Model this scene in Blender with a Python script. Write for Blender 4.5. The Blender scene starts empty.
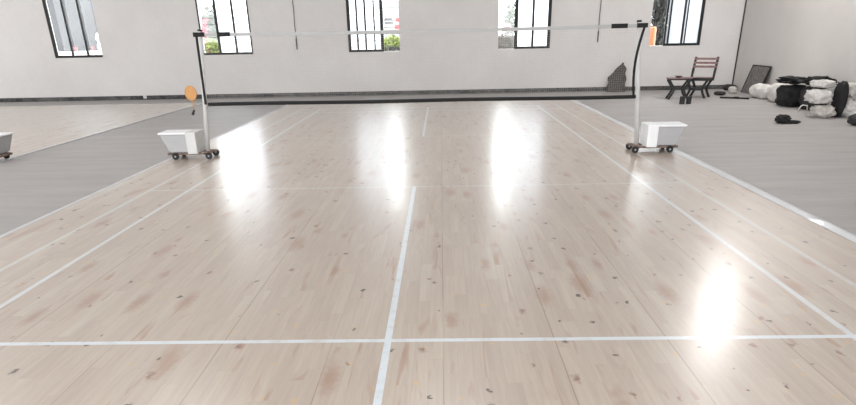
import bpy, bmesh, math, random
from mathutils import Vector, Matrix, noise, Euler
SC = bpy.context.scene
COL = SC.collection
PI = math.pi

# ---------------------------------------------------------------- camera
CAMX, CAMY, CAMH = 0.3119, -9.1253, 1.562
PIT, YAW, ROL, F, CY = 0.4197, -0.0265, -0.0208, 635.6, 318.74
fw = Vector((math.sin(YAW)*math.cos(PIT), math.cos(YAW)*math.cos(PIT), -math.sin(PIT)))
r0 = Vector((math.cos(YAW), -math.sin(YAW), 0)); u0 = r0.cross(fw)
r2 = math.cos(ROL)*r0 + math.sin(ROL)*u0
u2 = -math.sin(ROL)*r0 + math.cos(ROL)*u0
cd = bpy.data.cameras.new('camera'); cam = bpy.data.objects.new('camera', cd); COL.objects.link(cam)
M = Matrix((r2, u2, -fw)).transposed().to_4x4(); M.translation = (CAMX, CAMY, CAMH)
cam.matrix_world = M
cd.sensor_fit = 'HORIZONTAL'; cd.sensor_width = 36.0
cd.lens = F/856*36.0; cd.shift_y = (CY-202.5)/856
cd.clip_end = 300
SC.camera = cam

# ---------------------------------------------------------------- helpers
def obj(name, bm, mat, parent=None, smooth=False, loc=None, rot=None):
    me = bpy.data.meshes.new(name); bm.normal_update(); bm.to_mesh(me); bm.free()
    if mat is not None: me.materials.append(mat)
    if smooth:
        for p in me.polygons: p.use_smooth = True
    o = bpy.data.objects.new(name, me); COL.objects.link(o)
    if parent: o.parent = parent
    if loc is not None: o.location = loc
    if rot is not None: o.rotation_euler = rot
    return o
def tag(o, label, cat, group=None, kind=None):
    o['label'] = label; o['category'] = cat
    if group: o['group'] = group
    if kind: o['kind'] = kind
    return o
def thing(name, label, cat, loc=(0, 0, 0), rz=0, group=None):
    o = bpy.data.objects.new(name, None); COL.objects.link(o)
    o.empty_display_size = .1
    o.location = loc; o.rotation_euler = (0, 0, rz)
    return tag(o, label, cat, group)
def struct(name, bm=None, mat=None, loc=None):
    if bm is None:
        o = bpy.data.objects.new(name, None); COL.objects.link(o)
        if loc: o.location = loc
    else: o = obj(name, bm, mat, None, loc=loc)
    o['kind'] = 'structure'
    return o
def copy_tree(o, parent=None):
    c = o.copy(); COL.objects.link(c)
    if parent: c.parent = parent
    for ch in list(o.children): copy_tree(ch, c)
    return c
def box(bm, x0, x1, y0, y1, z0, z1, bev=0):
    m = Matrix.Translation(((x0+x1)/2, (y0+y1)/2, (z0+z1)/2)) @ Matrix.Diagonal((x1-x0, y1-y0, z1-z0, 1))
    g = bmesh.ops.create_cube(bm, size=1, matrix=m)
    if bev:
        es = list({e for v in g['verts'] for e in v.link_edges})
        bmesh.ops.bevel(bm, geom=es, offset=bev, segments=2, affect='EDGES', profile=.5)
    return bm
def bar(bm, a, b, w, t=None, up=(0, 0, 1)):
    """rectangular bar from a to b, w wide (sideways) and t thick (along up)"""
    t = t or w; a = Vector(a); b = Vector(b); d = (b-a).normalized(); up = Vector(up)
    s = d.cross(up)
    if s.length < 1e-4: s = d.cross(Vector((1, 0, 0)))
    s.normalize(); n = s.cross(d)
    vs = [bm.verts.new(p + s*i*w/2 + n*j*t/2) for p in (a, b) for i, j in ((-1, -1), (1, -1), (1, 1), (-1, 1))]
    for q in ((0, 1, 2, 3), (7, 6, 5, 4), (0, 4, 5, 1), (1, 5, 6, 2), (2, 6, 7, 3), (3, 7, 4, 0)):
        bm.faces.new([vs[i] for i in q])
    bmesh.ops.recalc_face_normals(bm, faces=bm.faces[:])
    return bm
def tube(bm, pts, r, n=12):
    pts = [Vector(p) for p in pts]; rings = []
    rr = r if isinstance(r, (list, tuple)) else [r]*len(pts)
    for i, p in enumerate(pts):
        d = (pts[min(i+1, len(pts)-1)] - pts[max(i-1, 0)]).normalized()
        a = d.cross(Vector((0, 0, 1)))
        if a.length < .05: a = d.cross(Vector((0, 1, 0)))
        a.normalize(); b = d.cross(a)
        rings.append([bm.verts.new(p + (a*math.cos(2*PI*k/n) + b*math.sin(2*PI*k/n))*rr[i]) for k in range(n)])
    for i in range(len(pts)-1):
        for k in range(n):
            bm.faces.new((rings[i][k], rings[i][(k+1) % n], rings[i+1][(k+1) % n], rings[i+1][k]))
    bm.faces.new(rings[0][::-1]); bm.faces.new(rings[-1])
    bmesh.ops.recalc_face_normals(bm, faces=bm.faces[:])
    return bm
def lathe(bm, prof, n=24):
    rings = [[bm.verts.new((r*math.cos(2*PI*k/n), r*math.sin(2*PI*k/n), z)) for k in range(n)] for r, z in prof]
    for i in range(len(prof)-1):
        for k in range(n):
            bm.faces.new((rings[i][k], rings[i][(k+1) % n], rings[i+1][(k+1) % n], rings[i+1][k]))
    bm.faces.new(rings[0][::-1]); bm.faces.new(rings[-1])
    return bm
def lump(bm, sx, sy, sz, seed, amp=.12, ex=.75, freq=2.0, sub=4, ridge=0.0, cx=0, cy=0, cz=0):
    """soft filled form: squared-off ellipsoid with folds, flat underneath, base at cz"""
    g = bmesh.ops.create_icosphere(bm, subdivisions=sub, radius=1)
    off = Vector((seed*3.17, seed*1.73, seed*.61))
    for v in g['verts']:
        p = v.co.normalized()
        q = Vector([math.copysign(abs(c)**ex, c) for c in p])
        n1 = noise.fractal(p*freq+off, 1.0, 2.1, 4)
        k = 1 + amp*n1
        if ridge: k -= ridge*(1-abs(noise.noise(p*freq*1.7+off*2)))**6
        q = q*k
        z = q.z*sz/2 + sz/2
        if z < sz*.08: z = max(0, z*.35)
        v.co = Vector((q.x*sx/2+cx, q.y*sy/2+cy, max(0, z)+cz))
    return bm
BM = bmesh.new

# ---------------------------------------------------------------- materials
class NT:
    def __init__(s, name):
        s.m = bpy.data.materials.new(name); s.m.use_nodes = True
        s.t = s.m.node_tree; s.N = s.t.nodes; s.L = s.t.links
        s.b = s.N['Principled BSDF']; s.out = s.N['Material Output']
    def n(s, typ, **k):
        o = s.N.new(typ)
        for a, v in k.items(): setattr(o, a, v)
        return o
    def put(s, sock, v):
        if hasattr(v, 'links') or isinstance(v, bpy.types.NodeSocket): s.L.new(v, sock)
        else: sock.default_value = v
    def math(s, op, a, b=None, c=None):
        o = s.n('ShaderNodeMath', operation=op)
        for i, v in enumerate((a, b, c)):
            if v is not None: s.put(o.inputs[i], v)
        return o.outputs[0]
    def mix(s, f, a, b, blend='MIX'):
        o = s.n('ShaderNodeMix', data_type='RGBA', blend_type=blend)
        s.put(o.inputs[0], f); s.put(o.inputs[6], a); s.put(o.inputs[7], b)
        return o.outputs[2]
    def ramp(s, f, stops):
        o = s.n('ShaderNodeValToRGB'); e = o.color_ramp.elements
        while len(e) < len(stops): e.new(.5)
        for el, (p, c) in zip(e, stops): el.position = p; el.color = c if len(c) == 4 else (*c, 1)
        s.put(o.inputs[0], f); return o.outputs[0]
    def noise(s, vec, scale, detail=3, rough=.5, dist=0):
        o = s.n('ShaderNodeTexNoise'); s.put(o.inputs['Vector'], vec)
        o.inputs['Scale'].default_value = scale; o.inputs['Detail'].default_value = detail
        o.inputs['Roughness'].default_value = rough; o.inputs['Distortion'].default_value = dist
        return o.outputs['Fac']
    def coords(s): return s.n('ShaderNodeTexCoord').outputs['Object']
    def scale(s, vec, sx, sy, sz):
        o = s.n('ShaderNodeMapping'); s.put(o.inputs[0], vec); o.inputs['Scale'].default_value = (sx, sy, sz)
        return o.outputs[0]
    def bump(s, h, strength, dist=.01):
        o = s.n('ShaderNodeBump'); s.put(o.inputs['Height'], h)
        o.inputs['Strength'].default_value = strength; o.inputs['Distance'].default_value = dist
        s.L.new(o.outputs[0], s.b.inputs['Normal']); return o.outputs[0]
def C4(r, g, b): return (r, g, b, 1)
def srgb(r, g, b):
    f = lambda c: (c/255/12.92 if c/255 <= .04045 else ((c/255+.055)/1.055)**2.4)
    return (f(r), f(g), f(b), 1)
def simple(name, col, rough=.6, metal=0, var=.12, scale=6, bump=0, spec=.5, det=4):
    """plain paint / fabric / plastic with a little uneven colour"""
    t = NT(name); v = t.coords(); f = t.noise(v, scale, det, .6)
    lo = tuple(c*(1-var) for c in col[:3])+(1,); hi = tuple(min(1, c*(1+var)) for c in col[:3])+(1,)
    t.put(t.b.inputs['Base Color'], t.ramp(f, [(.3, lo), (.7, hi)]))
    t.b.inputs['Roughness'].default_value = rough; t.b.inputs['Metallic'].default_value = metal
    t.b.inputs['Specular IOR Level'].default_value = spec
    if bump: t.bump(f, bump)
    return t.m

def wood_floor(name, lines=True):
    t = NT(name); v = t.coords(); sp = t.n('ShaderNodeSeparateXYZ'); t.L.new(v, sp.inputs[0])
    x, y = sp.outputs[0], sp.outputs[1]
    SW = .62/8                                   # strip width: eight strips to a factory panel
    xs = t.math('DIVIDE', t.math('ADD', x, 100*.62-.31), SW)
    row = t.math('FLOOR', xs)
    wn = t.n('ShaderNodeTexWhiteNoise', noise_dimensions='1D'); t.L.new(row, wn.inputs['W'])
    yy = t.math('DIVIDE', t.math('ADD', y, t.math('MULTIPLY', wn.outputs['Value'], 7.0)), .72)
    cell = t.math('FLOOR', yy)
    cv = t.n('ShaderNodeCombineXYZ'); t.L.new(row, cv.inputs[0]); t.L.new(cell, cv.inputs[1])
    w2 = t.n('ShaderNodeTexWhiteNoise', noise_dimensions='2D'); t.L.new(cv.outputs[0], w2.inputs['Vector'])
    pid = w2.outputs['Value']
    col = t.ramp(pid, [(0, WOOD[0]), (.3, WOOD[1]), (.6, WOOD[2]), (.85, WOOD[3]), (1, WOOD[4])])
    # grain, offset per stave
    ofs = t.n('ShaderNodeCombineXYZ'); t.L.new(t.math('MULTIPLY', pid, 37.0), ofs.inputs[2])
    va = t.n('ShaderNodeVectorMath', operation='ADD'); t.L.new(v, va.inputs[0]); t.L.new(ofs.outputs[0], va.inputs[1])
    g = t.noise(t.scale(va.outputs[0], 38, 2.2, 1), 1, 4, .6, .6)
    col = t.mix(.55, col, t.ramp(g, [(.3, C4(.80, .76, .73)), (.65, C4(1, 1, 1))]), 'MULTIPLY')
    big = t.noise(t.scale(v, .9, .5, 1), 1, 3, .55)
    col = t.mix(.6, col, t.ramp(big, [(.3, C4(.90, .87, .85)), (.7, C4(1.0, 1.0, 1.0))]), 'MULTIPLY')
    # reddish heartwood streaks running with the boards
    st = t.noise(t.scale(va.outputs[0], 9, .9, 1), 1, 3, .6, 1.0)
    col = t.mix(t.math('MULTIPLY', t.ramp(st, [(.60, C4(0, 0, 0)), (.74, C4(1, 1, 1))]), .8), col, STREAK)
    # knots: two sizes
    warp = t.n('ShaderNodeTexNoise'); t.L.new(v, warp.inputs[0]); warp.inputs['Scale'].default_value = 24; warp.inputs['Detail'].default_value = 3
    wv = t.n('ShaderNodeVectorMath', operation='MULTIPLY_ADD'); t.L.new(warp.outputs['Color'], wv.inputs[0])
    wv.inputs[1].default_value = (.07, .09, 0); t.L.new(v, wv.inputs[2])
    def knots(sx, sy, r0, r1, keep):
        vo = t.n('ShaderNodeTexVoronoi', feature='F1', voronoi_dimensions='2D'); t.put(vo.inputs['Vector'], t.scale(wv.outputs[0], sx, sy, 1))
        vo.inputs['Scale'].default_value = 1
        s = t.n('ShaderNodeSeparateXYZ'); t.L.new(vo.outputs['Color'], s.inputs[0])
        on = t.math('LESS_THAN', s.outputs[0], keep)
        rad = t.math('MULTIPLY', s.outputs[1], 1.0)
        d = t.math('DIVIDE', vo.outputs['Distance'], t.math('ADD', .45, rad))
        mr = t.n('ShaderNodeMapRange', interpolation_type='SMOOTHSTEP'); t.put(mr.inputs[0], d)
        mr.inputs[1].default_value = r0; mr.inputs[2].default_value = r1; mr.inputs[3].default_value = 1; mr.inputs[4].default_value = 0
        return t.math('MULTIPLY', mr.outputs[0], on)
    col = t.mix(t.math('MULTIPLY', knots(3.4, 1.0, .02, .22, .5), .6), col, KNOT_HALO)
    col = t.mix(t.math('MULTIPLY', knots(5.0, 2.4, .01, .11, .26), .8), col, KNOT)
    col = t.mix(t.math('MULTIPLY', knots(4.1, 2.9, .015, .08, .34), .95), col, KNOT_DARK)
    col = t.mix(t.math('MULTIPLY', knots(5.2, 4.3, .02, .09, .36), .6), col, FLECK)
    # joints: fine between staves, a clear one each .62 m panel
    fx = t.math('FRACT', xs); ex = t.math('MINIMUM', fx, t.math('SUBTRACT', 1.0, fx))
    fy = t.math('FRACT', yy); ey = t.math('MINIMUM', fy, t.math('SUBTRACT', 1.0, fy))
    j = t.math('MAXIMUM', t.math('LESS_THAN', ex, .012), t.math('LESS_THAN', ey, .0016))
    col = t.mix(t.math('MULTIPLY', j, .14), col, SEAM)
    px = t.math('FRACT', t.math('DIVIDE', t.math('ADD', x, 100*.62-.31), .62))
    pe = t.math('MULTIPLY', t.math('MINIMUM', px, t.math('SUBTRACT', 1.0, px)), .62)
    sn = t.ramp(t.noise(t.scale(v, 1.2, .45, 1), 1, 2), [(.38, C4(.15, .15, .15)), (.55, C4(1, 1, 1))])
    col = t.mix(t.math('MULTIPLY', t.math('MULTIPLY', t.math('LESS_THAN', pe, .0032), sn), .6), col, SEAM)
    rough = .25
    if lines:
        ax = t.math('ABSOLUTE', x); ay = t.math('ABSOLUTE', y)
        def stripe(c, pos, w=.02): return t.math('LESS_THAN', t.math('ABSOLUTE', t.math('SUBTRACT', c, pos)), w)
        inx = t.math('LESS_THAN', ax, 3.05); iny = t.math('LESS_THAN', ay, 6.70)
        mask = None
        far = t.math('GREATER_THAN', y, -1.0)
        items = [(t.math('MULTIPLY', t.math('MULTIPLY', stripe(x, 0), t.math('GREATER_THAN', ay, 1.94)), iny), 1.0),
                 (t.math('MULTIPLY', stripe(ax, 2.57), iny), .78), (t.math('MULTIPLY', stripe(ax, 3.03), iny), .5),
                 (t.math('MULTIPLY', stripe(ay, 5.92), inx), .95), (t.math('MULTIPLY', stripe(ay, 1.96), inx), .38),
                 (t.math('MULTIPLY', stripe(ay, 6.68), inx), .9)]
        for m_, k in items:
            mk = t.math('MULTIPLY', m_, k); mask = mk if mask is None else t.math('MAXIMUM', mask, mk)
        wear = t.ramp(t.noise(v, 9, 4, .65), [(.30, C4(.55, .55, .55)), (.5, C4(1, 1, 1))])
        mask = t.math('MULTIPLY', mask, wear)
        col = t.mix(mask, col, LINE)
    t.put(t.b.inputs['Base Color'], col)
    t.b.inputs['Specular IOR Level'].default_value = .5
    t.b.inputs['Roughness'].default_value = .42
    t.b.inputs['Coat Weight'].default_value = 1.0; t.put(t.b.inputs['Coat Roughness'], rough); t.b.inputs['Coat IOR'].default_value = 1.65
    bh = t.math('ADD', t.math('MULTIPLY', t.noise(t.scale(v, 12, 3, 1), 1, 2), .6), t.math('MULTIPLY', g, .15))
    bn = t.n('ShaderNodeBump'); t.put(bn.inputs['Height'], bh); bn.inputs['Strength'].default_value = .08; bn.inputs['Distance'].default_value = .003
    t.L.new(bn.outputs[0], t.b.inputs['Coat Normal'])
    return t.m
WOOD = [srgb(178, 164, 151), srgb(182, 168, 155), srgb(186, 173, 160), srgb(180, 166, 153), srgb(189, 177, 164)]
STREAK = srgb(154, 120, 98); KNOT = srgb(116, 76, 58); KNOT_HALO = srgb(150, 114, 92); KNOT_DARK = srgb(44, 36, 34)
FLECK = srgb(206, 166, 104); SEAM = srgb(120, 98, 86); LINE = srgb(206, 213, 219)

def wall_mat(name, a, b):
    t = NT(name); v = t.coords()
    f = t.noise(v, .7, 4, .6); g = t.noise(v, 26, 3, .7)
    c = t.ramp(f, [(.3, a), (.7, b)])
    c = t.mix(.35, c, t.ramp(g, [(.3, C4(.86, .86, .86)), (.7, C4(1, 1, 1))]), 'MULTIPLY')
    t.put(t.b.inputs['Base Color'], c); t.b.inputs['Roughness'].default_value = .85; t.b.inputs['Specular IOR Level'].default_value = .2
    t.bump(g, .25, .004); return t.m
def mat_floor(name, a, b):
    t = NT(name); v = t.coords()
    f = t.noise(t.scale(v, .8, 3.2, 1), 1, 4, .6); g = t.noise(t.scale(v, 12, 40, 1), 1, 3, .7)
    rib = t.noise(t.scale(v, .6, 7.5, 1), 1, 2, .5, .4)
    c = t.ramp(f, [(.3, a), (.7, b)])
    c = t.mix(.5, c, t.ramp(g, [(.3, C4(.86, .86, .86)), (.7, C4(1, 1, 1))]), 'MULTIPLY')
    c = t.mix(.5, c, t.ramp(rib, [(.35, C4(.90, .90, .90)), (.6, C4(1, 1, 1))]), 'MULTIPLY')
    t.put(t.b.inputs['Base Color'], c); t.b.inputs['Roughness'].default_value = .55; t.b.inputs['Specular IOR Level'].default_value = .3
    t.bump(rib, .3, .006); return t.m
def base_mat():
    t = NT('scuffed_dark_skirting'); v = t.coords()
    f = t.noise(t.scale(v, 1.1, 1, 1), 1, 4, .7); g = t.noise(t.scale(v, 14, 14, 30), 1, 3, .7)
    c = t.ramp(f, [(.35, srgb(84, 82, 81)), (.62, srgb(22, 21, 22))])
    c = t.mix(t.ramp(g, [(.45, C4(0, 0, 0)), (.7, C4(.6, .6, .6))]), c, srgb(120, 117, 115))
    t.put(t.b.inputs['Base Color'], c); t.b.inputs['Roughness'].default_value = .8; return t.m
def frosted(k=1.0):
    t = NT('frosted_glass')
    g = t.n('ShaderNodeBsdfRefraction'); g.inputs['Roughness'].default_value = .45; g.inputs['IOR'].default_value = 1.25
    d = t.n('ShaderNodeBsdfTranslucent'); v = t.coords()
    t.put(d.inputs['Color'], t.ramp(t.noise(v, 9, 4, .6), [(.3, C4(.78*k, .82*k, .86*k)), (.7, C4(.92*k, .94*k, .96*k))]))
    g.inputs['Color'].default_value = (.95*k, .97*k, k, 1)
    m = t.n('ShaderNodeMixShader'); m.inputs[0].default_value = .5
    t.L.new(g.outputs[0], m.inputs[1]); t.L.new(d.outputs[0], m.inputs[2]); t.L.new(m.outputs[0], t.out.inputs[0]); return t.m
def clear():
    t = NT('clear_glass')
    g = t.n('ShaderNodeBsdfTransparent'); g.inputs[0].default_value = (.93, .95, .95, 1)
    d = t.n('ShaderNodeBsdfGlossy'); d.inputs['Roughness'].default_value = .02
    fr = t.n('ShaderNodeFresnel'); fr.inputs[0].default_value = 1.45
    m = t.n('ShaderNodeMixShader'); t.L.new(fr.outputs[0], m.inputs[0])
    t.L.new(g.outputs[0], m.inputs[1]); t.L.new(d.outputs[0], m.inputs[2]); t.L.new(m.outputs[0], t.out.inputs[0]); return t.m
def emit(name, col, s):
    t = NT(name); e = t.n('ShaderNodeEmission'); e.inputs[0].default_value = col; e.inputs[1].default_value = s
    t.L.new(e.outputs[0], t.out.inputs[0]); return t.m

m_wood = wood_floor('varnished_court_boards'); m_wood2 = wood_floor('varnished_boards_next_court', False)
m_wall = wall_mat('painted_plaster', srgb(205, 201, 199), srgb(213, 210, 208))
m_rwall = wall_mat('painted_plaster_warm', srgb(194, 189, 185), srgb(202, 198, 194))
m_ceil = simple('ceiling_sheet', srgb(205, 205, 205), .8, var=.04, scale=1)
m_mat = mat_floor('grey_rubber_floor', srgb(158, 154, 152), srgb(170, 166, 164))
m_base = base_mat()
m_tape = simple('white_edge_tape', srgb(214, 216, 220), .22, var=.06, scale=14, spec=.6)
m_black = simple('black_metal', srgb(15, 14, 15), .45, var=.2)
m_frame = simple('black_window_frame', srgb(13, 13, 14), .6, var=.2)
m_grille = simple('grey_grille_rod', srgb(120, 122, 124), .5, var=.1)
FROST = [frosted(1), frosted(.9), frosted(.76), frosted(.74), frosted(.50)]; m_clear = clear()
m_post = simple('pale_grey_post_paint', srgb(196, 195, 194), .45, var=.04)
m_white = simple('white_post_paint', srgb(228, 228, 229), .4, var=.03)
m_cart = simple('light_grey_weight_box', srgb(164, 163, 164), .5, var=.04)
m_rust = simple('rusty_brown_rail', srgb(118, 100, 90), .7, var=.45, scale=18)
m_rubber = simple('black_rubber', srgb(20, 20, 20), .7, var=.2)
m_cord = simple('black_net_cord', srgb(12, 12, 12), .8, var=.2)
m_netmesh = simple('pale_net_twine', srgb(176, 172, 168), .8, var=.05)
m_ntape = simple('grey_white_net_tape', srgb(164, 163, 162), .7, var=.05, scale=20)
m_orange = simple('orange_racket_paint', srgb(190, 138, 82), .6, var=.10, scale=20)
m_slat = simple('pinkish_brown_slat', srgb(124, 94, 92), .6, var=.3, scale=14)
m_sack = simple('white_woven_sack', srgb(206, 202, 198), .75, var=.16, scale=5, bump=.4)
m_sack2 = simple('soiled_white_sack', srgb(188, 182, 176), .75, var=.24, scale=6, bump=.4)
m_cloth = simple('black_cloth', srgb(24, 22, 23), .85, var=.35, scale=10, bump=.5)
m_cloth2 = simple('charcoal_nylon', srgb(38, 36, 37), .6, var=.35, scale=9, bump=.5)
m_board = simple('speckled_dark_board', srgb(100, 96, 94), .75, var=.75, scale=22, det=6)
m_netbag = simple('dark_net_sack', srgb(66, 62, 60), .85, var=.6, scale=22, bump=.6, det=6)

# ---------------------------------------------------------------- the setting
YW = 10.4; XR = 8.66; XL = -17.0; YF = -15.0; HC = 6.2
b = BM(); box(b, XL-.2, XR+.2, YF-.2, YW+.3, -.15, -.012); struct('floor', b, m_mat)
EL, ER = -3.59, 3.575
b = BM(); box(b, EL, ER, -9.2, 8.8, -.011, 0); struct('floor_court', b, m_wood)
b = BM(); box(b, -13.4, -6.17, -9.2, 8.8, -.011, 0); struct('floor_court_beyond', b, m_wood2)
m_tape2 = simple('worn_pale_edge_tape', srgb(196, 197, 199), .4, var=.10, scale=5)
def tape(name, x0, x1, y0, y1):
    b = BM(); box(b, x0, x1, y0, y1, -.0115, .002); return struct(name, b, m_tape2)
tape('trim_1', EL-.045, EL+.003, -9.2, 8.8)
# wide right-hand tape, with a wrinkle added to catch the lamp as a glint
b = BM(); n = 360; prev = None
for i in range(n+1):
    y = -9.2 + 18.0*i/n; rowv = []
    k = math.exp(-((y+3.66)/.13)**2)*.018 + .0006*noise.noise((y*2, 0, 0))
    for j in range(7):
        s = j/6; x = ER-.012 + .15*s
        rowv.append(b.verts.new((x, y, .0025 + k*math.sin(PI*min(1, s*1.02)) - .0135*(s**6))))
    if prev:
        for j in range(6): b.faces.new((prev[j], prev[j+1], rowv[j+1], rowv[j]))
    prev = rowv
bmesh.ops.recalc_face_normals(b, faces=b.faces[:])
o = struct('trim_2', b, m_tape)
for p in o.data.polygons: p.use_smooth = True
tape('trim_3', -6.17, -6.12, -9.2, 8.8)
tape('trim_4', -13.4, -6.17, 8.8, 8.87)

# windows: name, x0, x1, sill, head, list of uprights (x, width), panes (x0, x1, frosted), bottom bar span
SILL, HEAD = 1.165, 3.4
WIN = [
 dict(x0=-10.74, x1=-9.37, bars=[(-10.70, .085), (-10.22, .05), (-9.78, .05)], panes=[(-10.74, -9.37, 0)], bot=(-10.74, -9.37), rods=0, dep=.035),
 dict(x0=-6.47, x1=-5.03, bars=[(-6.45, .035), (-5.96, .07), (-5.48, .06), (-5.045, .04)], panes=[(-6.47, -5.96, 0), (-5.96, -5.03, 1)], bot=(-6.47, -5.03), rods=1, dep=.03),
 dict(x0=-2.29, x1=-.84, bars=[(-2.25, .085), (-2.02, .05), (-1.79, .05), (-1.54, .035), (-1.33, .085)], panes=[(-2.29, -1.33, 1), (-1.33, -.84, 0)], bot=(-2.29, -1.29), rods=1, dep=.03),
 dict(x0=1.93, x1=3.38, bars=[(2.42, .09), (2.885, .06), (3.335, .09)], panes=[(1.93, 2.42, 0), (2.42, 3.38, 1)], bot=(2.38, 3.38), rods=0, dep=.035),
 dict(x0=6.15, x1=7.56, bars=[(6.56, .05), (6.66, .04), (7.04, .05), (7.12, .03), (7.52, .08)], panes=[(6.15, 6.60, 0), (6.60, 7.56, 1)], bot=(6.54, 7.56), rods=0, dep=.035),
]
b = BM(); xs = XL-.2
for w in WIN:
    box(b, xs, w['x0'], YW, YW+.22, -.012, HC); xs = w['x1']
    box(b, w['x0'], w['x1'], YW, YW+.22, -.012, SILL); box(b, w['x0'], w['x1'], YW, YW+.22, HEAD, HC)
box(b, xs, XR+.2, YW, YW+.22, -.012, HC)
struct('wall_back', b, m_wall)
b = BM(); box(b, XR, XR+.2, YF-.2, YW+.001, -.012, HC); struct('wall_right', b, m_rwall)
b = BM(); box(b, XL-.2, XL, YF-.2, YW+.001, -.012, HC); struct('wall_left', b, m_wall)
b = BM(); box(b, XL-.2, XR+.2, YF-.2, YF, -.012, HC); struct('wall_front', b, m_wall)
b = BM(); box(b, XL-.2, XR+.2, YF-.2, YW+.22, HC, HC+.15); struct('ceiling', b, m_ceil)
b = BM(); box(b, XL, XR, YW-.02, YW, -.012, .10); struct('baseboard_back', b, m_base)

for i, w in enumerate(WIN):
    y0 = YW-.012
    W = struct('window_%d' % (i+1), loc=((w['x0']+w['x1'])/2, YW, SILL)); X0 = (w['x0']+w['x1'])/2
    b = BM(); box(b, w['bot'][0]-X0, w['bot'][1]-X0, -.012, w['dep'], -.005, .055)
    for x, ww in w['bars']: box(b, x-ww/2-X0, x+ww/2-X0, -.012, w['dep'], .05, HEAD-SILL)
    box(b, w['x0']-X0, w['x1']-X0, -.012, w['dep'], HEAD-SILL-.06, HEAD-SILL+.005)
    obj('window_frame', b, m_frame, W)
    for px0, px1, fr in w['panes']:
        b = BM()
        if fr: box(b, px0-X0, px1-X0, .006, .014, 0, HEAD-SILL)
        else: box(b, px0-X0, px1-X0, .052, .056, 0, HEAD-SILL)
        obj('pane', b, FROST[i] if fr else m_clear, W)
    b = BM(); gx0, gx1 = w['x0']-X0, w['x1']-X0
    if w['rods']:
        z = .12
        while z < HEAD-SILL: tube(b, [(gx0, -.004, z), (gx1, -.004, z)], .007, 6); z += .165
        obj('grille', b, m_grille, W)
    b.free() if not w['rods'] else None

# ---------------------------------------------------------------- badminton net and posts
NT_TOP, NT_BOT, NX0, NX1 = 1.645, .748, -2.89, 2.97
net = thing('badminton_net', 'fine badminton net with pale top tape and black bottom cord across the wooden court', 'net', (0, 0, 0))
def ztop(x): return NT_TOP - .012*math.cos(x/3*PI/2)
def sidex(sgn, z):     # the side hems hang in a bow on the right, nearly straight on the left
    s = (NT_TOP-z)/(NT_TOP-NT_BOT)
    return (NX0-.015*s-.02) if sgn < 0 else (NX1-.035*s - .065*math.sin(PI*s*.9))
b = BM(); n = 40
for i in range(n):
    xa = NX0+(NX1-NX0)*i/n; xb = NX0+(NX1-NX0)*(i+1)/n
    bar(b, (xa, 0, ztop(xa)-.024), (xb, 0, ztop(xb)-.024), .012, .042)
obj('top_tape', b, m_ntape, net)
for xa, xb in ((-2.95, -2.80), (-2.63, -2.46), (2.53, 2.74), (2.86, 3.0)):
    b = BM(); bar(b, (xa, 0, ztop(xa)-.02), (xb, 0, ztop(xb)-.02), .020, .055); obj('tie_band', b, m_cord, net)
for s in (-1, 1):
    b = BM(); tube(b, [(sidex(s, z), 0, z) for z in [NT_TOP-.02-(NT_TOP-NT_BOT-.02)*k/14 for k in range(15)]], .017, 8); obj('side_hem', b, m_cord, net)
b = BM(); tube(b, [(x, 0, NT_BOT + .012*math.sin(x*2.1)*.3) for x in [NX0+(NX1-.03-NX0)*k/30 for k in range(31)]], .024, 8); obj('bottom_cord', b, m_cord, net)
b = BM()
nx = 200
for i in range(1, nx):
    x = NX0+(NX1-NX0-.08)*i/nx; bar(b, (x, 0, NT_BOT), (x, 0, ztop(x)-.04), .0011)
for i in range(1, 30):
    z = NT_BOT+(NT_TOP-.045-NT_BOT)*i/30; bar(b, (sidex(-1, z), 0, z), (sidex(1, z), 0, z), .0011)
obj('netting', b, m_netmesh, net)

def make_post(label):
    """mobile post: upright at the origin, weight box reaching outward along +x on four wheels"""
    t = thing('net_post', label, 'net post', group=None)
    b = BM(); tube(b, [(0, 0, .07), (-.145, 0, 1.67)], .031, 20); p = obj('pole', b, m_post, t, True)
    b = BM(); tube(b, [(-.145, 0, 1.665), (-.147, 0, 1.69)], [.034, .03], 16); obj('pole_cap', b, m_black, p, True)
    b = BM()
    tx0, tx1, bx0, bx1, y_, z0, z1 = .10, .60, .10, .49, .17, .10, .35
    vs = [b.verts.new(c) for c in ((bx0, -y_, z0), (bx1, -y_, z0), (bx1, y_, z0), (bx0, y_, z0), (tx0, -y_, z1), (tx1, -y_, z1), (tx1, y_, z1), (tx0, y_, z1))]
    for q in ((3, 2, 1, 0), (4, 5, 6, 7), (0, 1, 5, 4), (1, 2, 6, 5), (2, 3, 7, 6), (3, 0, 4, 7)): b.faces.new([vs[k] for k in q])
    bmesh.ops.bevel(b, geom=b.edges[:], offset=.012, segments=2, affect='EDGES'); obj('weight_box', b, m_cart, t)
    b = BM(); box(b, .09, .615, -.18, .18, .348, .372, .006); obj('lid', b, m_white, t)
    b = BM(); box(b, .085, .23, -.185, .185, .075, .376, .012); obj('sleeve', b, m_white, t)
    b = BM(); box(b, -.09, .54, -.14, -.10, .06, .088, .005); box(b, -.09, .54, .10, .14, .06, .088, .005); box(b, -.05, .02, -.14, .14, .056, .094, .005); box(b, .44, .52, -.14, .14, .056, .094, .005)
    obj('rail', b, m_rust, t)
    for x in (-.06, .42):
        for y in (-.155, .155):
            b = BM(); tube(b, [(x, y-.016, .044), (x, y+.016, .044)], .046, 16); w = obj('wheel', b, m_rubber, t, False)
            b = BM(); tube(b, [(x, y-.019, .044), (x, y+.019, .044)], .012, 10); obj('axle', b, m_cart, w)
    return t
postR = make_post('pale net post with weight box on black wheels, on the garden chair side')
postR.location = (3.075, .16, 0)
postL = copy_tree(postR); postL.location = (-3.075, .22, 0); postL.rotation_euler = (0, 0, PI)
postL['label'] = 'pale net post with weight box on black wheels, beside the orange racket'
postN = copy_tree(postR); postN.location = (-6.60, .25, 0)
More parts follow.
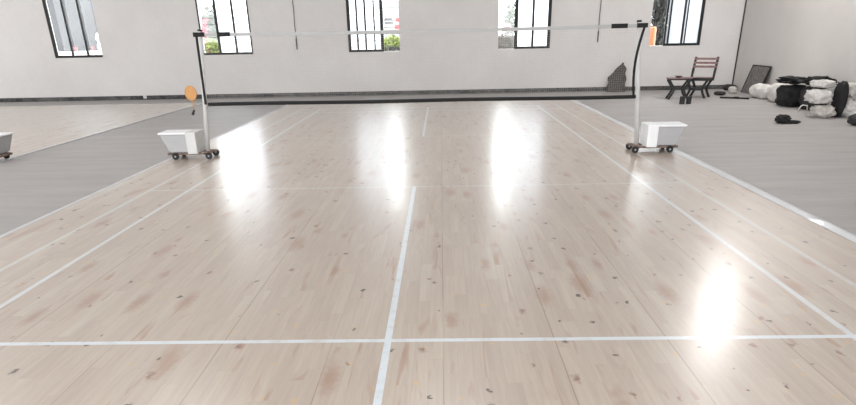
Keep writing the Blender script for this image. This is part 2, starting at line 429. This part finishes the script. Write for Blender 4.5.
postN['label'] = 'net post weight box of the neighbouring court, cut off by the picture edge'
for ch in postL.children:
    if ch.name.startswith('sleeve'): ch.data = ch.data.copy(); ch.data.materials[0] = m_post
for p in (postR, postL, postN): p['group'] = 'wheeled badminton net posts'
# the racket hook on the left-hand post
b = BM(); tube(b, [(-.083, 0, .875), (.06, .0, .875), (.085, .012, .885), (.10, .02, .90)], .006, 8)
obj('racket_hook', b, m_post, postL)
# orange racket: local origin at the throat; hangs by its head from the hook
rk = thing('racket', 'small orange badminton racket with black grip hanging beside the net post', 'racket', (-3.18, .19, -.04))
b = BM(); n = 36; T = [(.078*math.cos(2*PI*k/n), 0, .925+.092*math.sin(2*PI*k/n)) for k in range(n+1)]
tube(b, T, .008, 8); obj('head_frame', b, m_orange, rk, True)
b = BM(); vs = [b.verts.new((.074*math.cos(2*PI*k/n), s*.003, .925+.088*math.sin(2*PI*k/n))) for s in (-1, 1) for k in range(n)]
b.faces.new(vs[:n]); b.faces.new(vs[n:][::-1])
for k in range(n): b.faces.new((vs[k], vs[n+k], vs[n+(k+1) % n], vs[(k+1) % n]))
bmesh.ops.recalc_face_normals(b, faces=b.faces[:]); obj('head_cover', b, m_orange, rk)
b = BM(); tube(b, [(.005, 0, .835), (.012, 0, .80), (.010, 0, .70)], [.016, .010, .008], 10); obj('shaft', b, m_orange, rk, True)
b = BM(); tube(b, [(.012, 0, .70), (-.010, 0, .655), (-.022, 0, .64)], [.013, .019, .02], 10); obj('grip', b, m_black, rk, True)

# ---------------------------------------------------------------- wall cables, corner pipe
def cable(label, x, ztip, lean):
    t = thing('wall_cable', label, 'cable', (x, YW-.015, 0))
    b = BM(); tube(b, [(lean*(3.5-ztip)*.05 + .006*math.sin(z*9), 0, z) for z in [ztip+.25+(HC-.02-ztip-.25)*k/24 for k in range(25)]], .011, 8); obj('wire', b, m_cable, t)
    b = BM(); tube(b, [(lean*(3.5-ztip)*.05, 0, ztip+.28), (lean*(3.5-ztip)*.05, 0, ztip)], [.020, .016], 8); obj('connector', b, m_black, t)
    return t
m_cable = simple('grey_cable', srgb(96, 92, 90), .6, var=.4, scale=5)
cable('thin dark cable hanging down the back wall, between the second and third windows', -3.76, 1.26, 0)
cable('thin dark cable hanging down the back wall, just above the dark crumpled net sack', 4.71, 1.29, 0)
b = BM(); tube(b, [(XR-.02, YW-.04, .0), (XR-.02, YW-.04, HC-.01)], .016, 10); tag(obj('corner_pipe', b, simple('dark_pipe', srgb(70, 66, 64), .6, var=.5, scale=9), None, True), 'thin dark pipe running up the corner of the room', 'pipe')

# ---------------------------------------------------------------- chair and table
chair = thing('garden_chair', 'black metal garden chair with pinkish wooden back slats by the back wall', 'chair', (6.80, 8.0, -.012), math.radians(-36))
chair.scale = (.9, .95, .95)
# local frame: faces -y, x to its side
def bent(b, xs, y, w=.062): # one bowed leg through points (x, z)
    P = [(x, y, z) for x, z in xs]
    for p, q in zip(P, P[1:]): bar(b, p, q, w, .03, (0, 1, 0))
    return b
for y in (-.22, .20):
    for s in (-1, 1):
        b = BM(); bent(b, [(s*.27, .45), (s*.20, .33), (s*.155, .225), (s*.19, .12), (s*.26, .0)], y); obj('leg', b, m_black, chair)
    b = BM(); box(b, -.17, .17, y-.014, y+.014, .195, .25); obj('leg_brace', b, m_black, chair)
b = BM(); box(b, -.155, .155, -.21, .19, .21, .235); obj('stretcher', b, m_black, chair)
b = BM(); box(b, -.29, .29, -.25, -.20, .43, .485, .006); box(b, -.29, .29, .19, .24, .43, .485, .006); box(b, -.29, -.25, -.25, .24, .43, .485); box(b, .25, .29, -.25, .24, .43, .485); obj('seat_frame', b, m_black, chair)
for k in range(5):
    b = BM(); box(b, -.29, .29, -.245+k*.098, -.245+k*.098+.078, .485, .503, .004); obj('seat_slat', b, m_slat if k else m_black, chair)
for s in (-1, 1):
    b = BM(); bar(b, (s*.295, .21, .42), (s*.295, .26, .60), .06, .05, (1, 0, 0)); bar(b, (s*.295, .26, .60), (s*.295, .40, .985), .06, .055, (1, 0, 0)); obj('back_post', b, m_black, chair)
for z, dy in ((.945, .375), (.845, .34), (.755, .305)):
    b = BM(); bar(b, (-.32, dy-.02, z), (.32, dy-.02, z), .018, .050, (0, .35, .94)); obj('back_slat', b, m_slat, chair)

tbl = thing('side_table', 'low wooden topped side table with bowed black metal legs beside the chair', 'table', (6.20, 7.75, -.012), math.radians(-8))
tbl.scale = (.86, .9, .98)
b = BM()
for k in range(4): box(b, -.33, .33, -.20+k*.102, -.20+k*.102+.094, .488, .508, .004)
obj('table_top', b, m_slat, tbl)
b = BM(); box(b, -.30, .30, -.18, -.14, .455, .488); box(b, -.30, .30, .13, .17, .455, .488); box(b, -.30, -.26, -.14, .13, .455, .488); box(b, .26, .30, -.14, .13, .455, .488); obj('top_frame', b, m_black, tbl)
for y in (-.16, .15):
    for s in (-1, 1):
        b = BM(); bent(b, [(s*.29, .46), (s*.21, .35), (s*.13, .25), (s*.17, .14), (s*.27, .0)], y, .055); obj('leg', b, m_black, tbl)
    b = BM(); box(b, -.14, .14, y-.013, y+.013, .225, .265); obj('leg_brace', b, m_black, tbl)
b = BM(); lathe(b, [(.04, 0), (.07, .012), (.095, .04), (.085, .042), (.05, .018), (.02, .012)], 20)
tag(obj('bowl', b, simple('brown_bowl', srgb(96, 72, 66), .5), None, True, (6.18, 7.74, .4865)), 'small brown bowl standing on the side table', 'bowl')

def canister(loc, label):
    t = thing('canister', label, 'canister', loc, 0, 'black canisters on the floor')
    b = BM(); lathe(b, [(.052, 0), (.058, .006), (.058, .135), (.050, .142)], 20); obj('body', b, m_black, t)
    b = BM(); lathe(b, [(.060, .142), (.060, .165), (.05, .172)], 20); obj('lid', b, m_cloth2, t)
    return t
canister((5.88, 6.45, -.012), 'black canister on the floor before the side table, nearer the net')
canister((6.04, 6.47, -.012), 'black canister on the floor before the side table, nearer the chair')

# ---------------------------------------------------------------- clutter along the right wall
b = BM(); bar(b, (7.27, 7.72, .006), (7.78, 7.30, .006), .10, .035)
bar(b, (7.52, 7.515, .02), (7.60, 7.45, .02), .13, .03)
tag(obj('flat_bar', b, m_cloth, None), 'flat black bar lying on the grey floor before the leaning board', 'bar')
bd = thing('leaning_board', 'dark speckled board leaning against the wall near the room corner', 'board', (8.41, 8.7, -.012), 0)
ang = math.atan2(.20, .66)
def lean(p): return (p[0]*math.cos(ang)+p[2]*math.sin(ang), p[1], -p[0]*math.sin(ang)+p[2]*math.cos(ang)+.006)
b = BM(); box(b, -.011, .011, -.50, .48, .0, .70); 
for v in b.verts: v.co = lean(v.co)
obj('panel', b, m_board, bd)
b = BM(); box(b, -.018, .016, -.515, -.48, .0, .715); box(b, -.018, .016, .46, .495, .0, .715); box(b, -.018, .016, -.48, .46, .69, .715)
for v in b.verts: v.co = lean(v.co)
obj('edge_strip', b, m_cloth, bd)

def blob(name, mat, dims, seed, loc, rz, label, cat, amp=.14, ex=.75, freq=2.0, ridge=.12, group=None):
    b = BM(); lump(b, *dims, seed, amp, ex, freq, 4, ridge)
    o = obj(name, b, mat, None, True, loc, (0, 0, rz)); return tag(o, label, cat, group)
FL = -.012
GS = 'white sacks by the right wall'
blob('sack', m_sack, (.38, 1.0, .34), 1, (8.17, 7.42, FL), .10, 'long white sack lying in front of the leaning dark board', 'sack', group=GS)
blob('sack', m_sack, (.44, .84, .42), 2, (8.14, 6.46, FL), .12, 'white sack lying between the long white sack and the black bags', 'sack', group=GS)
# black bags and jackets
GB = 'black bags by the right wall'
def bag(dims, seed, loc, rz, label, mat, pk=0):
    t = thing('sports_bag', label, 'bag', loc, rz, GB)
    b = BM(); lump(b, *dims, seed, .16, .62, 2.2, 4, .10); obj('body', b, mat, t, True)
    b = BM(); h = dims[2]*.88
    yf = -dims[1]*.5; tube(b, [(-dims[0]*.2, yf*.86, h*.62), (-dims[0]*.17, yf*1.04, h*.40), (0, yf*1.1, h*.30), (dims[0]*.17, yf*1.04, h*.42), (dims[0]*.2, yf*.86, h*.62)], .014, 8)
    obj('strap', b, m_cloth, t, True)
    return t
bag((.58, .60, .44), 3, (7.98, 5.66, FL), .2, 'black sports bag next to the white sack, under a black jacket', m_cloth)
bag((.50, .60, .46), 4, (8.08, 4.98, FL), -.15, 'black sports bag at the end of the dark heap, next to the stacked sacks', m_cloth2)
def jacket(cx, cy, cz, dims, seed, rz, label):
    b = BM(); lump(b, *dims, seed, .5, .8, 1.9, 5, .25); return tag(obj('jacket', b, m_cloth, None, True, (cx, cy, cz), (0, 0, rz)), label, 'jacket', 'black jackets on the bags')
jacket(7.92, 5.66, .452, (.66, .56, .13), 31, .4, 'crumpled black jacket on the black bag next to the white sack')
jacket(8.08, 4.96, .472, (.60, .50, .15), 37, -.2, 'crumpled black jacket topmost of the dark heap, next to the stacked sacks')
# white sacks with dark cloth further along
blob('sack', m_sack2, (.34, .44, .23), 6, (7.54, 3.62, FL), .2, 'soiled white sack on the floor under the stack, beside the black holdall', 'sack', .2, .7, 2.4, .2, group=GS)
blob('sack', m_sack, (.36, .46, .31), 7, (8.07, 3.72, FL), -.1, 'white sack on the floor under the stack, farther from the black bags', 'sack', .2, .7, 2.4, .2, group=GS)
blob('sack', m_sack, (.42, .46, .26), 8, (7.48, 3.75, .235), .2, 'white sack lying second from the floor, above the soiled sack', 'sack', .2, .7, 2.4, .2, group=GS)
blob('sack', m_sack2, (.36, .42, .27), 9, (8.08, 3.75, .325), .1, 'soiled white sack on top of the stack by the wall', 'sack', .2, .7, 2.4, .2, group=GS)
blob('sack', m_sack, (.40, .40, .14), 10, (7.56, 3.86, .505), .1, 'flat white sack topmost of the stack by the black jacket', 'sack', .2, .7, 2.4, .2, group=GS)
blob('holdall', m_cloth, (.125, .34, .66), 11, (7.80, 3.60, FL), .1, 'black holdall standing upright between the white sacks', 'bag')
blob('bundle', m_cloth2, (.34, .34, .20), 12, (7.55, 2.45, FL), .3, 'dark bundle on the floor at the picture edge below the white sacks', 'bundle')
b = BM(); lump(b, .24, .24, .15, 13, .3, .8, 2.4, 4, .15, -.05, 0); lump(b, .28, .13, .06, 14, .2, .8, 2.4, 3, .05, .10, -.04)
tag(obj('cloth_heap', b, m_cloth, None, True, (6.50, 2.88, FL), (0, 0, -.15)), 'crumpled black cloth lying alone on the grey floor', 'cloth')
# bits by the corner
blob('sack', m_sack2, (.20, .22, .19), 15, (8.02, 8.85, FL), 0, 'small crumpled white bag on the floor near the corner pipe', 'bag', group=None)
blob('shoe', m_cloth2, (.16, .30, .10), 16, (7.55, 8.48, FL), 1.1, 'dark shoe on the floor between the chair and the leaning board', 'shoe')
blob('bundle', m_cloth2, (.36, .28, .16), 17, (8.40, 9.95, FL), .2, 'dark bundle on the floor in the room corner', 'bundle')
b = BM()
tube(b, [(-.11, 0, .012), (-.08, 0, .10), (-.04, 0, .135), (.06, 0, .125), (.09, 0, .012)], .014, 8)
tag(obj('white_handle', b, m_sack, None, True, (7.66, 4.52, FL), (0, 0, .1)), 'bent white tube standing on the floor before the black bags', 'tube')
# crumpled net sack at the back wall
b = BM()
nr = 22; rings = []
for i in range(nr+1):
    s = i/nr; z = s*.76
    wx = .17*(1-s)+.10 + .10*math.sin(s*PI)*.4 - .13*max(0, s-.75)*3.4; cx = -.03+.10*s*s - .05*math.sin(s*PI)
    ring = []
    for k in range(20):
        a = 2*PI*k/20; nz = noise.noise(Vector((math.cos(a)*1.6, math.sin(a)*1.6, s*5)))
        rr = 1+.35*nz
        ring.append(b.verts.new((cx+max(.02, wx)*math.cos(a)*rr, max(.015, .13*(1-.6*s))*math.sin(a)*rr, z+.03*nz*s)))
    rings.append(ring)
for i in range(nr):
    for k in range(20): b.faces.new((rings[i][k], rings[i][(k+1) % 20], rings[i+1][(k+1) % 20], rings[i+1][k]))
b.faces.new(rings[0][::-1]); b.faces.new(rings[-1])
for v in b.verts: v.co.z = max(0, v.co.z)
tag(obj('net_sack', b, m_netbag, None, True, (5.36, YW-.23, FL)), 'crumpled dark net sack standing against the back wall behind the net', 'sack')
b = BM(); box(b, -.05, .05, -.02, 0, 0, .09, .006)
tag(obj('wall_socket', b, m_sack, None, False, (-8.36, YW-.0205, .02)), 'small pale socket on the dark skirting under the leftmost window', 'socket')

# ---------------------------------------------------------------- lamp seen only as the gleam on the boards
LX, LY, LZ = 7.27, 5.9, 5.3
lamp = thing('pendant_lamp', 'round hanging hall lamp above the right side of the court', 'lamp', (LX, LY, LZ))
b = BM(); lathe(b, [(.26, .0), (.27, .02), (.20, .16), (.09, .24), (.07, .34)], 28); obj('lamp_shade', b, m_cart, lamp)
b = BM(); lathe(b, [(.25, -.004), (.25, .0)], 28); obj('diffuser', b, emit('lamp_light', C4(1, .98, .96), 240), lamp)
b = BM(); tube(b, [(0, 0, .34), (0, 0, HC-LZ)], .01, 8); obj('rod', b, m_black, lamp)
def area(name, loc, sx, sy, power, rot=(0, 0, 0), col=(1, .985, .97)):
    l = bpy.data.lights.new(name, 'AREA'); l.shape = 'RECTANGLE'; l.size = sx; l.size_y = sy; l.energy = power; l.color = col
    o = bpy.data.objects.new(name, l); COL.objects.link(o); o.location = loc; o.rotation_euler = rot; return o
for x in (-13, -9, -4.5, 0.5, 5.5): area('ceiling_light', (x, .5, HC-.25), 1.2, 2.2, 58)  # unseen overhead fill added to brighten the hall, no fixtures modelled
# added fill lights on the front and left walls, where no openings are built
for x in (-14, -9.5, -5, -.5, 4.5): area('window_daylight', (x, YF+.05, 3.4), 3.4, 4.0, 400, (PI/2, 0, 0), (.95, .98, 1))
for y in (-3, 2, 7): area('window_daylight', (XL+.05, y, 3.0), 4.0, 3.4, 140, (0, -PI/2, 0), (.95, .98, 1))

# ---------------------------------------------------------------- outside the windows
b = BM(); box(b, -60, 60, YW+.25, 120, -.35, -.25); o = struct('ground_outside', b, simple('outside_concrete', srgb(104, 103, 101), .9, var=.1, scale=.4))
m_leaf = simple('yellow_green_leaf', srgb(118, 132, 58), .6, var=.35, scale=3)
m_leaf2 = simple('grey_green_leaf', srgb(68, 80, 60), .6, var=.35, scale=3)
m_leafd = simple('dark_green_leaf', srgb(24, 27, 23), .6, var=.5, scale=3)
m_stem = simple('bark', srgb(90, 78, 66), .8)
def shrub(label, x, y, w, d, z0, z1, mat, seed, n=1500, ls=.06):
    t = thing('shrub', label, 'shrub', (x, y, -.25)); rnd = random.Random(seed)
    b = BM()
    for k in range(6): tube(b, [(rnd.uniform(-.05, .05), rnd.uniform(-.05, .05), 0), (rnd.uniform(-w, w)*.3, rnd.uniform(-d, d)*.3, z1*.8+.1)], [.016, .006], 6)
    obj('stem', b, m_stem, t)
    b = BM()
    for k in range(n):
        a = Vector((rnd.gauss(0, 1), rnd.gauss(0, 1), rnd.gauss(0, 1))).normalized()*rnd.uniform(.3, 1)
        p = Vector((a.x*w/2, a.y*d/2, (z0+z1)/2+.25 + a.z*(z1-z0)/2))
        R = Euler((rnd.uniform(0, 6), rnd.uniform(0, 6), rnd.uniform(0, 6))).to_matrix(); s = ls*rnd.uniform(.6, 1.3)
        vs = [b.verts.new(p+R@Vector(c)*s) for c in ((-1, 0, 0), (0, -.45, .1), (1, 0, 0), (0, .45, .1))]; b.faces.new(vs)
    f = obj('foliage', b, mat, t); return t
# beyond the leftmost window
b = BM(); box(b, -17.5, -10.9, 15.5, 15.8, -.25, 4.6); tag(obj('outbuilding', b, wall_mat('grey_render', srgb(84, 84, 87), srgb(98, 98, 100)), None), 'plain grey outbuilding wall beyond the leftmost window', 'building')
b = BM(); box(b, -13.2, -10.6, 14.4, 14.9, -.25, 1.28, .02); tag(obj('planter_wall', b, m_sack, None), 'low white wall outside the leftmost window', 'wall')
for k, (x, z, lab) in enumerate(((-11.45, 1.28, 'round white pot on the low wall outside, stacked lower'), (-11.45, 1.56, 'round white pot on the low wall outside, stacked higher'))):
    b = BM(); lathe(b, [(.07, 0), (.13, .05), (.14, .16), (.10, .26), (.09, .28)], 20); tag(obj('pot', b, m_sack, None, True, (x, 14.65, z)), lab, 'pot', 'white pots outside')
for k, (x, lab) in enumerate(((-12.35, 'pink pot on the low white wall outside, farther left'), (-11.72, 'pink pot on the low white wall outside, beside the white pots'))):
    b = BM(); lathe(b, [(.05, 0), (.08, .14), (.09, .15)], 16); tag(obj('pot', b, simple('pale_pink_glaze', srgb(150, 104, 110), .5), None, True, (x, 14.6, 1.28)), lab, 'pot', 'pink pots outside')
b = BM(); box(b, -.12, .12, -.02, 0, 0, .16, .004); tag(obj('sign_plate', b, simple('blue_plate', srgb(60, 104, 150), .5), None, False, (-11.79, 15.5, 2.66)), 'small blue plate on the grey outbuilding wall', 'plate')
# second window
shrub('yellow-green shrub outside the second window, under the pink blossom', -7.35, 13.9, .95, .7, .7, 1.62, m_leaf, 3)
shrub('grey-green bush outside the second window, taller and set back', -7.45, 15.0, 1.3, .9, .9, 2.75, m_leaf2, 4, 1700, .09)
b = BM(); rnd = random.Random(5)
for k in range(40):
    p = Vector((rnd.gauss(0, .05), rnd.gauss(0, .05), rnd.gauss(0, .09))); R = Euler((rnd.uniform(0, 6), rnd.uniform(0, 6), 0)).to_matrix()
    vs = [b.verts.new(p+R@Vector((.06*math.cos(q*PI/3), .06*math.sin(q*PI/3), 0))) for q in range(6)]; b.faces.new(vs)
tube(b, [(0, .02, -.05), (.03, .05, -2.15)], .008, 6)
tag(obj('pink_blossom', b, simple('pink_petal', srgb(146, 48, 70), .6), None, False, (-7.20, 12.95, 1.93)), 'cluster of pink blossom on a tall stem outside the second window', 'flower')
# third window
bn = thing('banner', 'white banner with pale red and grey marks outside the third window', 'banner', (-1.35, 15.2, -.25))
b = BM(); box(b, -.62, .62, -.008, .008, 1.35, 2.9); obj('sheet', b, simple('white_banner', srgb(168, 168, 170), .6, var=.02), bn)
for s in (-1, 1):
    b = BM(); tube(b, [(s*.64, 0, 0), (s*.64, 0, 2.95)], .022, 8); obj('pole', b, m_grille, bn)
m_red, m_gm = simple('faded_red', srgb(170, 96, 98), .6), simple('faded_grey', srgb(92, 92, 94), .6)
for x0, x1, z0, z1, m in ((.08, .34, 2.02, 2.16, m_red), (.12, .30, 2.26, 2.38, m_red), (-.30, .02, 2.20, 2.25, m_gm), (-.30, -.02, 2.32, 2.37, m_gm)):
    b = BM(); box(b, x0, x1, -.016, -.0081, z0, z1); obj('red_mark' if m is m_red else 'grey_mark', b, m, bn)
shrub('yellow-green shrub outside the third window, before the white banner', -1.32, 14.3, .9, .6, .95, 1.58, m_leaf, 8, 1300)
shrub('dark low hedge plant under the third window', -1.28, 13.4, 1.0, .5, .5, 1.27, m_leafd, 9, 1200)
# fourth window
shrub('mixed grey bush outside the fourth window', 2.72, 14.6, .6, .7, 1.2, 2.7, m_leaf2, 12, 1100)
b = BM(); lump(b, .6, .4, .55, 21, .2, .7); tag(obj('washing_bundle', b, simple('creamy_cloth', srgb(84, 80, 76), .8, var=.6, scale=8), None, True, (2.45, 13.7, 1.02)), 'white bundle on the crate outside the fourth window', 'bundle')
b = BM(); box(b, -.5, .5, -.3, .3, 0, 1.27, .02); tag(obj('crate', b, simple('grey_plastic', srgb(58, 54, 54), .6, var=.6, scale=10), None, False, (2.45, 13.7, -.25)), 'grey crate outside the fourth window, under the white bundle', 'crate')
b = BM(); lump(b, .3, .25, .26, 22, .2, .7); tag(obj('cushion', b, simple('pale_pink_cloth', srgb(128, 86, 92), .8), None, True, (2.45, 13.7, 1.60)), 'pale pink cushion on the white bundle outside', 'cushion')
# fifth window
shrub('dark leafy shrub filling the strip of the fifth window beside the chair', 7.55, 14.2, .75, .6, 1.3, 3.4, m_leafd, 15, 1700, .09)
shrub('dark twiggy shrub outside the fifth window, lower and closer', 7.40, 13.2, .5, .5, .8, 1.9, m_leafd, 16, 800, .07)
b = BM(); lathe(b, [(.10, 0), (.12, .04), (.12, 1.86), (.08, 1.92)], 20); tag(obj('orange_bollard', b, simple('orange_plastic', srgb(152, 90, 52), .5), None, True, (6.87, 12.6, -.25)), 'pale orange bollard outside the fifth window', 'bollard')

# ---------------------------------------------------------------- sky and view
w = bpy.data.worlds.new('overcast_sky'); SC.world = w; w.use_nodes = True
bg = w.node_tree.nodes['Background']; bg.inputs[0].default_value = (.97, .985, 1, 1); bg.inputs[1].default_value = 9.0
SC.view_settings.view_transform = 'Standard'; SC.view_settings.look = 'None'; SC.view_settings.gamma = 1
SC.view_settings.use_curve_mapping = False; SC.view_settings.exposure = 0.31
SC.cycles.max_bounces = 10; SC.cycles.transparent_max_bounces = 12
SC.cycles.sample_clamp_indirect = 12
